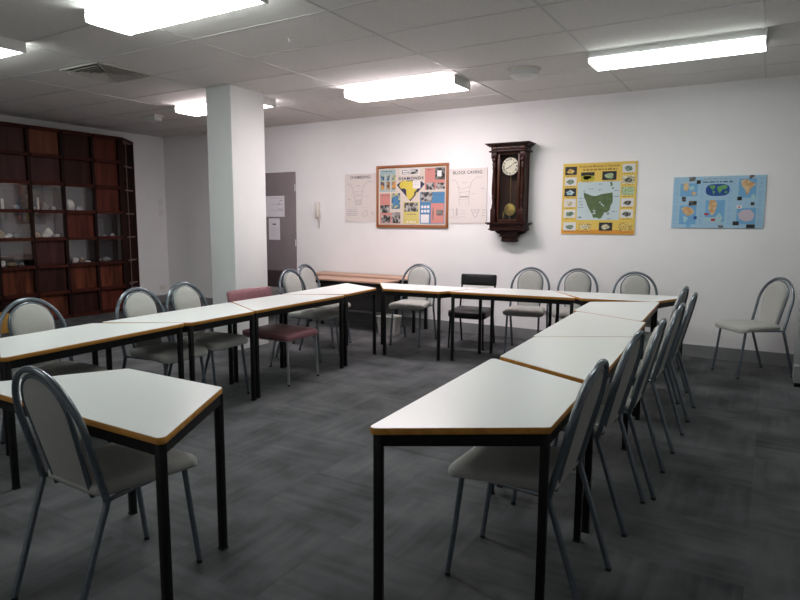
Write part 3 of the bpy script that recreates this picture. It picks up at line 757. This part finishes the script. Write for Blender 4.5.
RR(0.02, 0.44, 0.18, 0.79, sal); RR(0.02, 0.79, 0.34, 0.98, sal); RR(0.20, 0.44, 0.335, 0.72, bluepic, 2); RR(0.225, 0.50, 0.31, 0.66, blu, 3)
p.words(0.04, 0.17, 0.475, 0.010, dgrey, 2)
RR(0.025, 0.65, 0.175, 0.79, g1, 2); RR(0.04, 0.83, 0.185, 0.97, g1, 2); RR(0.205, 0.78, 0.335, 0.975, g1, 2)
RR(0.34, 0.02, 0.62, 0.13, whitec); RR(0.355, 0.035, 0.60, 0.115, g1, 2); p.line([(0.37, 0.06), (0.56, 0.06)], 0.02, whitec, 3); p.line([(0.37, 0.095), (0.5, 0.09)], 0.015, whitec, 3)
p.text('DIAMONDS', 0.495, 0.208, 0.050, navy, 3, spacing=1.25, bold=0.0018, sx=1.25)
p.poly([(0.28, 0.295), (0.36, 0.222), (0.62, 0.222), (0.70, 0.29), (0.49, 0.585)], navy, 2)
AF = [(0.345, 0.235), (0.40, 0.222), (0.43, 0.222), (0.445, 0.24), (0.485, 0.232), (0.525, 0.24), (0.54, 0.29), (0.565, 0.345), (0.60, 0.345), (0.585, 0.385), (0.545, 0.43), (0.545, 0.475), (0.52, 0.51), (0.495, 0.55), (0.455, 0.555), (0.435, 0.50), (0.425, 0.43), (0.425, 0.385), (0.40, 0.36), (0.345, 0.36), (0.318, 0.31)]
p.poly(AF, yel, 3); p.poly([(0.565, 0.455), (0.585, 0.42), (0.59, 0.445), (0.57, 0.49)], yel, 3)
RR(0.525, 0.225, 0.635, 0.365, whitec, 4)
p.words(0.545, 0.62, 0.25, 0.008, lgrey, 6, 5); p.words(0.545, 0.62, 0.29, 0.008, lgrey, 7, 5)
RR(0.385, 0.60, 0.615, 0.98, ycard); RR(0.40, 0.61, 0.60, 0.77, g1, 2); p.words(0.44, 0.57, 0.81, 0.012, dgrey, 3); p.text('A WAY', 0.5, 0.955, 0.03, whitec, 2, spacing=1.3) if False else p.words(0.43, 0.57, 0.94, 0.02, whitec, 8)
RR(0.70, 0.02, 0.985, 0.39, sal); RR(0.845, 0.02, 0.985, 0.225, g2, 2); RR(0.875, 0.07, 0.935, 0.17, whitec, 3); RR(0.72, 0.27, 0.84, 0.395, g1, 2); RR(0.86, 0.28, 0.985, 0.39, g1, 2); p.words(0.735, 0.80, 0.045, 0.012, dgrey, 12)
RR(0.63, 0.43, 0.985, 0.98, blu); RR(0.64, 0.435, 0.81, 0.60, g1, 2); p.words(0.84, 0.94, 0.47, 0.012, dgrey, 4)
for r_ in range(2):
    for q in range(3): RR(0.65+0.043*q, 0.665+0.075*r_, 0.682+0.043*q, 0.71+0.075*r_, whitec, 2)
RR(0.645, 0.82, 0.765, 0.965, whitec, 2); RR(0.79, 0.625, 0.975, 0.97, sal, 2); RR(0.87, 0.74, 0.965, 0.835, g2, 3); RR(0.815, 0.70, 0.83, 0.91, g2, 3)
p.build('print', cream, root)
FRW = mat('frame_wood', (0.30, 0.105, 0.035), 0.45)
bm = bmesh.new(); hw, hh, fwid = 0.55, 0.415, 0.034
for s in (-1, 1): box(bm, (s*(hw-fwid/2), -0.011, 0), (fwid, 0.024, 2*hh), 0.004); box(bm, (0, -0.011, s*(hh-fwid/2)), (2*(hw-fwid), 0.024, fwid), 0.004)
o = obj('frame', bm, FRW, root, True); o.location = (0, 0, 0)

# yellow Tasmania poster
p = Print(-2.125, -1.31, 1.295, 2.095, YB, 0.012)
root = tag(empty('mineral_poster', (p.cx, YB, p.cz)), 'square yellow poster with a green island map ringed by rock photographs', 'poster')
sea = pm('pale_sea', (0.48, 0.58, 0.60)); land = noise_mat('map_green', (0.06, 0.105, 0.035), (0.09, 0.14, 0.05), (30, 30, 30), 0.6); M['land'] = land
oran = pm('deep_orange', (0.62, 0.26, 0.03)); brownt = pm('brown_lettering', (0.28, 0.15, 0.03))
p.rect(0.005, 0.94, 0.995, 0.995, oran, 1)
p.text('Rocks and Minerals of Tasmania', 0.50, 0.062, 0.034, brownt, 2, bold=0.0008, sx=1.0); p.words(0.28, 0.74, 0.085, 0.022, brownt, 3)
p.rect(0.215, 0.265, 0.795, 0.80, sea, 1)
TAS = [(0.30, 0.41), (0.345, 0.43), (0.42, 0.46), (0.47, 0.465), (0.545, 0.44), (0.61, 0.43), (0.655, 0.425), (0.69, 0.415), (0.70, 0.47), (0.70, 0.55), (0.675, 0.60), (0.665, 0.66), (0.625, 0.70), (0.595, 0.69), (0.58, 0.73), (0.555, 0.775), (0.525, 0.785), (0.49, 0.765), (0.445, 0.77), (0.43, 0.72), (0.395, 0.665), (0.36, 0.60), (0.335, 0.53), (0.31, 0.48)]
p.poly(TAS, land, 2)
p.poly([(0.635, 0.71), (0.655, 0.685), (0.655, 0.72), (0.64, 0.735)], land, 2)
p.poly([(0.655, 0.27), (0.68, 0.275), (0.69, 0.32), (0.665, 0.335)], land, 2); p.poly([(0.68, 0.35), (0.71, 0.35), (0.705, 0.37), (0.685, 0.37)], land, 2); p.poly([(0.30, 0.385), (0.315, 0.385), (0.312, 0.40), (0.30, 0.40)], land, 2)
for (a, b_, w_, h_) in [(0.52, 0.545, 0.02, 0.015), (0.545, 0.57, 0.02, 0.02), (0.57, 0.59, 0.015, 0.02), (0.44, 0.66, 0.03, 0.02), (0.455, 0.69, 0.02, 0.025), (0.435, 0.70, 0.02, 0.015)]: p.rect(a, b_, a+w_, b_+h_, sea, 3)
for k_, (a, b_) in enumerate([(0.245, 0.49), (0.24, 0.54), (0.25, 0.58), (0.24, 0.62), (0.50, 0.295), (0.72, 0.39), (0.72, 0.47), (0.70, 0.68), (0.64, 0.78), (0.37, 0.36), (0.50, 0.375)]): p.words(a, a+0.06, b_, 0.008, dgrey, 40+k_, 3)
p.rect(0.235, 0.755, 0.285, 0.765, navy, 3); p.rect(0.245, 0.77, 0.28, 0.775, navy, 3)
def spec(u0, v0, u1, v1, bg, fg, seed):
    p.rect(u0, v0, u1, v1, bg, 2); rnd = random.Random(seed); pts = []
    for k in range(11):
        a = 2*math.pi*k/11; r_ = rnd.uniform(0.6, 1.0)
        pts.append(((u0+u1)/2+(u1-u0)*0.40*r_*math.cos(a), (v0+v1)/2+0.006+(v1-v0)*0.36*r_*math.sin(a)))
    p.poly(pts, fg, 3); p.words(u0+0.02, u1-0.02, v1+0.012, 0.008, brownt, seed)
blk = pm('photo_black', (0.015, 0.015, 0.02)); wht = pm('photo_white', (0.62, 0.62, 0.62))
fy = photo('amber_crystal', (0.35, 0.22, 0.04), (0.75, 0.58, 0.20), 60); fgx = photo('green_crystal', (0.05, 0.10, 0.06), (0.28, 0.38, 0.28), 60); fb = photo('blue_crystal', (0.10, 0.25, 0.32), (0.55, 0.68, 0.70), 60)
fc_ = photo('cream_crystal', (0.30, 0.27, 0.15), (0.70, 0.67, 0.50), 60); fk = photo('dark_crystal', (0.01, 0.01, 0.01), (0.20, 0.20, 0.17), 60); ylm = photo('lime_crystal', (0.25, 0.25, 0.02), (0.62, 0.58, 0.08), 60); fgl = photo('pale_green_crystal', (0.22, 0.32, 0.16), (0.45, 0.55, 0.35), 60)
for k_, (bg, fg) in enumerate([(blk, fy), (wht, fgx), (blk, fb), (wht, fc_), (wht, fgx)]): spec(0.03, 0.045+0.152*k_, 0.195, 0.16+0.152*k_, bg, fg, 50+k_)
for k_, (bg, fg) in enumerate([(wht, fgx), (fc_, fk), (fgl, fgl), (wht, fk), (wht, fk)]): spec(0.81, 0.035+0.155*k_, 0.975, 0.15+0.155*k_, bg, fg, 60+k_)
spec(0.255, 0.13, 0.44, 0.25, blk, ylm, 71); p.rect(0.255, 0.18, 0.44, 0.25, ylm, 3); spec(0.545, 0.125, 0.735, 0.245, blk, fgl, 72)
for (u, bg, fg, k_) in [(0.03, wht, fgx, 73), (0.25, fy, fc_, 74), (0.53, blk, fc_, 75), (0.79, fy, fy, 76)]: spec(u, 0.835, u+0.18, 0.95, bg, fg, k_)
p.build('sheet', pm('poster_yellow', (0.66, 0.47, 0.09)), root)
# blue world-map poster
p = Print(-0.935, -0.085, 1.375, 1.905, YB, 0.012)
root = tag(empty('world_map_poster', (p.cx, YB, p.cz)), 'wide light blue poster of small maps around a world map', 'poster')
oc = pm('map_blue', (0.15, 0.36, 0.60)); deep = pm('deep_blue', (0.01, 0.06, 0.25)); grn = pm('bright_green', (0.12, 0.34, 0.10)); tanl = photo('tan_land', (0.55, 0.30, 0.13), (0.62, 0.48, 0.28), 25); pinkl = pm('pale_pink', (0.52, 0.44, 0.50)); palel = pm('pale_aqua', (0.35, 0.55, 0.60)); red = pm('flag_red', (0.40, 0.04, 0.05))
p.words(0.34, 0.62, 0.045, 0.014, grey, 1); p.words(0.33, 0.65, 0.10, 0.020, navy, 2)
p.poly([(0.495+0.13*math.copysign(abs(math.cos(a))**0.6, math.cos(a)), 0.265+0.115*math.copysign(abs(math.sin(a))**0.75, math.sin(a))) for a in [2*math.pi*k/28 for k in range(28)]], deep, 2)
for blob in ([(0.40, 0.18), (0.46, 0.175), (0.47, 0.22), (0.44, 0.26), (0.42, 0.23)], [(0.44, 0.27), (0.47, 0.29), (0.455, 0.35), (0.445, 0.32)], [(0.49, 0.20), (0.53, 0.19), (0.55, 0.25), (0.52, 0.33), (0.495, 0.27)], [(0.53, 0.18), (0.59, 0.175), (0.60, 0.22), (0.57, 0.26), (0.545, 0.23)], [(0.57, 0.30), (0.60, 0.29), (0.60, 0.325), (0.575, 0.33)]): p.poly(blob, grn, 3)
def submap(u0, v0, u1, v1, m1, pts, land_):
    p.rect(u0, v0, u1, v1, m1, 2); p.poly([(u0+(u1-u0)*a, v0+(v1-v0)*b) for a, b in pts], land_, 3)
submap(0.08, 0.13, 0.275, 0.38, oc, [(0.15, 0.0), (0.45, -0.1), (0.5, 0.3), (0.4, 0.6), (0.2, 0.5)], tanl); p.poly([(0.20, 0.33), (0.235, 0.28), (0.265, 0.31), (0.25, 0.365)], tanl, 4); p.poly([(0.17, 0.20), (0.23, 0.17), (0.24, 0.24), (0.20, 0.27)], palel, 4)
submap(0.085, 0.56, 0.275, 0.93, oc, [(0.1, 0.15), (0.35, 0.05), (0.7, 0.12), (0.9, 0.35), (0.7, 0.5), (0.5, 0.55), (0.25, 0.4)], tanl); p.poly([(0.13, 0.76), (0.19, 0.80), (0.155, 0.90), (0.14, 0.88)], palel, 4)
submap(0.375, 0.46, 0.585, 0.88, oc, [(0.2, 0.0), (0.5, 0.0), (0.6, 0.2), (0.5, 0.6), (0.35, 0.7), (0.15, 0.4)], tanl); p.rect(0.375, 0.79, 0.50, 0.88, palel, 3); p.poly([(0.49, 0.78), (0.53, 0.70), (0.57, 0.80), (0.54, 0.92), (0.50, 0.90)], palel, 4)
submap(0.72, 0.06, 0.90, 0.42, oc, [(0.1, 0.1), (0.4, 0.02), (0.98, 0.3), (0.7, 0.5), (0.5, 0.9), (0.35, 0.55), (0.15, 0.35)], tanl); p.poly([(0.85, 0.40), (0.875, 0.34), (0.90, 0.40), (0.88, 0.47)], palel, 4)
submap(0.715, 0.615, 0.915, 0.92, oc, [(0.05, 0.4), (0.3, 0.12), (0.7, 0.1), (0.95, 0.4), (0.85, 0.75), (0.5, 0.85), (0.2, 0.7)], pinkl)
for k_, (u, v, w_, h_, m_) in enumerate([(0.175, 0.005, 0.07, 0.08, g2), (0.26, 0.07, 0.045, 0.07, g2), (0.105, 0.39, 0.045, 0.09, g2), (0.185, 0.47, 0.09, 0.09, g2), (0.25, 0.77, 0.035, 0.06, deep), (0.17, 0.91, 0.05, 0.08, oc), (0.365, 0.71, 0.05, 0.04, red), (0.445, 0.815, 0.045, 0.05, red), (0.525, 0.945, 0.055, 0.045, g2), (0.82, 0.0, 0.055, 0.065, g1), (0.71, 0.40, 0.05, 0.07, g2), (0.855, 0.505, 0.04, 0.06, g2), (0.71, 0.565, 0.055, 0.06, whitec), (0.68, 0.87, 0.065, 0.075, blk), (0.825, 0.925, 0.09, 0.07, blk)]): p.rect(u, v, u+w_, v+h_, m_, 5)
p.rect(0.73, 0.575, 0.745, 0.615, red, 6)
for k_ in range(26):
    for u0, u1 in ((0.02, 0.06), (0.31, 0.345), (0.62, 0.655), (0.93, 0.975)):
        if (k_*7+int(u0*100)) % 5: p.words(u0, u1, 0.06+0.034*k_, 0.008, oc, k_*4+int(u0*50), 2)
p.build('sheet', pm('poster_blue', (0.32, 0.50, 0.645)), root)

# notices on the door
p = Print(-6.81, -6.36, 1.49, 1.805, YW-0.0235, 0.0015)
root = tag(empty('notice_sheet', (p.cx, YW-0.0235, p.cz)), 'white landscape notice on the door, partly behind the pillar', 'notice')
for r_ in range(3): p.words(0.40, 0.95, 0.10+0.30*r_, 0.02, grey, r_+3)
p.words(0.78, 0.93, 0.2, 0.03, dgrey, 8); p.rect(0.74, 0.32, 0.765, 0.45, dgrey, 2); p.words(0.70, 0.93, 0.62, 0.025, dgrey, 10)
p.build('sheet', M['paper2'], root)
p = Print(-6.685, -6.46, 1.14, 1.465, YW-0.0235, 0.0015)
root = tag(empty('notice_sheet', (p.cx, YW-0.0235, p.cz)), 'white portrait notice with a dark blue mark, lower one on the door', 'notice')
p.rect(0.35, 0.24, 0.66, 0.30, navy, 2)
for r_ in range(5): p.words(0.2, 0.82, 0.45+0.09*r_, 0.012, lgrey, r_+13)
p.build('sheet', M['paper2'], root)
# intercom handset
t = tag(empty('wall_phone', (-5.735, YW, 1.52)), 'ivory intercom handset hanging on the wall right of the door', 'telephone')
bx('cradle', (-0.004, -0.014, 0.07), (0.085, 0.028, 0.23), M['ivory'], t, 0.006)
bm = bmesh.new(); tube(bm, [(0.03, -0.035, 0.18), (0.03, -0.050, 0.16), (0.03, -0.052, 0.0), (0.03, -0.038, -0.03)], [0.022, 0.024, 0.019, 0.024], 12); obj('handset', bm, M['ivory'], t, True)
bm = bmesh.new()
cpts = []
for k in range(61):
    a = k/60; cpts.append((0.018+0.010*math.cos(a*2*math.pi*12)+0.008*math.sin(a*3), -0.016+0.010*math.sin(a*2*math.pi*12), -0.045-0.155*a))
tube(bm, cpts, 0.004, 6); obj('cord', bm, M['ivory'], t, True)
# switches and outlets
for z, lb in ((1.735, 'upper ivory light switch plate on the left wall beside the cabinet'), (1.56, 'lower ivory light switch plate on the left wall beside the cabinet')):
    t = tag(empty('light_switch', (XL, 7.11, z)), lb, 'light switch', 'light switches by the cabinet')
    bx('plate', (0.005, 0, 0), (0.009, 0.085, 0.13), M['white'], t, 0.003); bx('rocker', (0.011, 0, 0), (0.006, 0.024, 0.034), M['ivory'], t, 0.002)
t = tag(empty('power_outlet', (XL, 7.08, 0.27)), 'white power outlet low on the left wall near the corner', 'power outlet')
bx('plate', (0.005, 0, 0), (0.009, 0.13, 0.08), M['white'], t, 0.003); bx('socket', (0.0105, 0, 0), (0.004, 0.10, 0.03), M['ivory'], t, 0.001)
t = tag(empty('power_outlet', (-2.27, YW, 0.37)), 'white power outlet on the back wall behind the back row chairs', 'power outlet')
bx('plate', (0, -0.005, 0), (0.13, 0.009, 0.08), M['white'], t, 0.003); bx('socket', (0, -0.0105, 0), (0.10, 0.004, 0.03), M['ivory'], t, 0.001)

# ------------------------------------------------------------------ pendulum wall clock
ck = tag(empty('pendulum_clock', (-2.735, YW, 1.19)), 'tall dark carved wooden pendulum clock with a cream dial on the back wall', 'clock')
W1, W2 = M['clockwood'], M['clockwood2']
def cz(z): return z-1.19
yf = -0.20
bx('case_back', (0, -0.012, cz(1.83)), (0.40, 0.020, 0.86), M['clockin'], ck)
bm = bmesh.new()
for s in (-1, 1): box(bm, (s*0.185, -0.085, cz(1.83)), (0.018, 0.13, 0.86))
obj('case_side', bm, W2, ck)
# door frame
bm = bmesh.new()
for s in (-1, 1): box(bm, (s*0.127, -0.155, cz(1.825)), (0.030, 0.022, 0.80), 0.003)
box(bm, (0, -0.155, cz(2.235)), (0.284, 0.022, 0.03), 0.003); box(bm, (0, -0.155, cz(1.44)), (0.284, 0.022, 0.034), 0.003)
o = obj('door', bm, W2, ck, True)
bx('glass_pane', (0, -0.150, cz(1.835)), (0.226, 0.003, 0.75), M['glass'], o)
# arched top inside door
# side columns
for s in (-1, 1):
    bm = bmesh.new()
    box(bm, (s*0.178, -0.165, cz(2.215)), (0.066, 0.060, 0.075), 0.004); box(bm, (s*0.178, -0.165, cz(1.50)), (0.066, 0.060, 0.16), 0.004)
    lathe(bm, [(0.030, 1.58), (0.034, 1.59), (0.024, 1.605), (0.027, 1.625), (0.020, 1.65), (0.024, 1.70), (0.030, 1.715), (0.024, 1.73), (0.029, 1.76), (0.030, 1.82), (0.024, 1.95), (0.021, 2.05), (0.028, 2.065), (0.022, 2.08), (0.028, 2.12), (0.020, 2.135), (0.034, 2.155), (0.030, 2.18)], (s*0.178, -0.165, -1.19), 16)
    obj('column', bm, W1, ck, True)
# cornice
bm = bmesh.new()
for (z0, z1, wx, dy) in ((2.250, 2.268, 0.235, 0.215), (2.268, 2.315, 0.215, 0.195), (2.315, 2.325, 0.240, 0.215), (2.325, 2.338, 0.255, 0.232), (2.338, 2.352, 0.272, 0.25)):
    box(bm, (0, -dy/2, cz((z0+z1)/2)), (2*wx, dy, z1-z0), 0.002)
obj('cornice', bm, W1, ck, True)
bm = bmesh.new(); box(bm, (0, -0.197, cz(2.292)), (0.07, 0.012, 0.034), 0.003)
for s in (-1, 1): box(bm, (s*0.178, -0.197, cz(2.292)), (0.06, 0.012, 0.034), 0.003)
obj('carving', bm, W2, ck, True)
# base shelf and bracket
bm = bmesh.new()
for (z0, z1, wx, dy) in ((1.405, 1.422, 0.258, 0.235), (1.392, 1.405, 0.240, 0.220), (1.345, 1.392, 0.215, 0.20), (1.330, 1.345, 0.228, 0.21), (1.318, 1.330, 0.205, 0.19)):
    box(bm, (0, -dy/2, cz((z0+z1)/2)), (2*wx, dy, z1-z0), 0.002)
obj('base_shelf', bm, W1, ck, True)
bm = bmesh.new()
for (z0, z1, wx, dy) in ((1.285, 1.318, 0.120, 0.16), (1.262, 1.285, 0.098, 0.15), (1.252, 1.262, 0.108, 0.155), (1.206, 1.252, 0.082, 0.13), (1.196, 1.206, 0.092, 0.135), (1.186, 1.196, 0.076, 0.12)):
    box(bm, (0, -dy/2, cz((z0+z1)/2)), (2*wx, dy, z1-z0), 0.002)
for s in (-1, 1):
    prof = [(s*0.12, 1.318), (s*0.20, 1.318), (s*0.185, 1.300), (s*0.15, 1.285), (s*0.12, 1.27)]
    lo = [bm.verts.new((x, -0.02, cz(z))) for x, z in prof]; hi = [bm.verts.new((x, -0.06, cz(z))) for x, z in prof]
    bm.faces.new(lo); bm.faces.new(hi)
    for k in range(5): bm.faces.new((lo[k], lo[(k+1) % 5], hi[(k+1) % 5], hi[k]))
obj('bracket', bm, W1, ck, True)
bm = bmesh.new()
for k in range(7): box(bm, (-0.06+0.02*k, -0.131, cz(1.229)), (0.009, 0.006, 0.036))
obj('carving', bm, W2, ck)
# dial
dz = cz(2.085); dy = -0.105
dl = empty('dial', (0, dy, dz)); dl.parent = ck
bm = bmesh.new(); lathe(bm, [(0.108, -0.004), (0.108, 0.004), (0.104, 0.007)], seg=40, axis='y'); obj('dial_face', bm, M['dial'], dl)
bm = bmesh.new(); tube(bm, [(0.109*math.cos(2*math.pi*k/40), -0.006, 0.109*math.sin(2*math.pi*k/40)) for k in range(40)], 0.006, 8, closed=True); obj('bezel', bm, W1, dl, True)
bm = bmesh.new()
for k, nm in enumerate(['XII', 'I', 'II', 'III', 'IIII', 'V', 'VI', 'VII', 'VIII', 'IX', 'X', 'XI']):
    a = math.pi/2-2*math.pi*k/12; rot = -2*math.pi*k/12
    ce = Vector((0.082*math.cos(a), -0.0085, 0.082*math.sin(a)))
    def pl(x, y, ce=ce, rot=rot):
        y -= 0.011
        return ce+Vector((x*math.cos(rot)-y*math.sin(rot), 0, x*math.sin(rot)+y*math.cos(rot)))
    text_bm(bm, nm, 0.032, pl, 0, bold=0.0008)
obj('numeral', bm, M['ink'], dl)
def hand(ang, ln, w, yy):
    bm = bmesh.new(); d_ = Vector((math.sin(ang), 0, math.cos(ang))); n_ = Vector((math.cos(ang), 0, -math.sin(ang)))
    pts = [(-0.02, w*0.6), (0, w), (ln*0.7, w), (ln*0.78, w*2.2), (ln*0.86, w), (ln, 0.0008)]
    fr = [d_*a+n_*b for a, b in pts]+[d_*a-n_*b for a, b in pts[::-1]]
    lo = [bm.verts.new(p_+Vector((0, yy, 0))) for p_ in fr]; hi = [bm.verts.new(p_+Vector((0, yy-0.0015, 0))) for p_ in fr]
    bm.faces.new(lo); bm.faces.new(hi)
    for k in range(len(fr)): bm.faces.new((lo[k], lo[(k+1) % len(fr)], hi[(k+1) % len(fr)], hi[k]))
    obj('hand', bm, M['ink'], dl)
hand(R(52), 0.085, 0.0028, -0.010); hand(R(240), 0.058, 0.0036, -0.012)
# pendulum
pd = empty('pendulum', (0, -0.085, cz(1.575))); pd.parent = ck
bm = bmesh.new(); tube(bm, [(0, 0, 0.40), (0, 0, -0.12)], 0.0035, 6); obj('rod', bm, M['brass'], pd, True)
bm = bmesh.new(); lathe(bm, [(0.010, -0.008), (0.060, -0.005), (0.075, 0.0), (0.070, 0.008), (0.045, 0.014), (0.012, 0.017)], seg=36, axis='y'); obj('bob', bm, M['brass'], pd, True)
bm = bmesh.new(); lathe(bm, [(0.004, -0.14), (0.008, -0.10), (0.008, -0.07), (0.004, -0.055)], seg=10); obj('rating_nut', bm, M['brass'], pd, True)
for s in (-0.085,):
    bm = bmesh.new(); lathe(bm, [(0.008, -0.01), (0.013, 0.0), (0.013, 0.07), (0.006, 0.08)], (s, -0.075, cz(1.475)), 12); obj('weight', bm, M['brass'], ck, True)
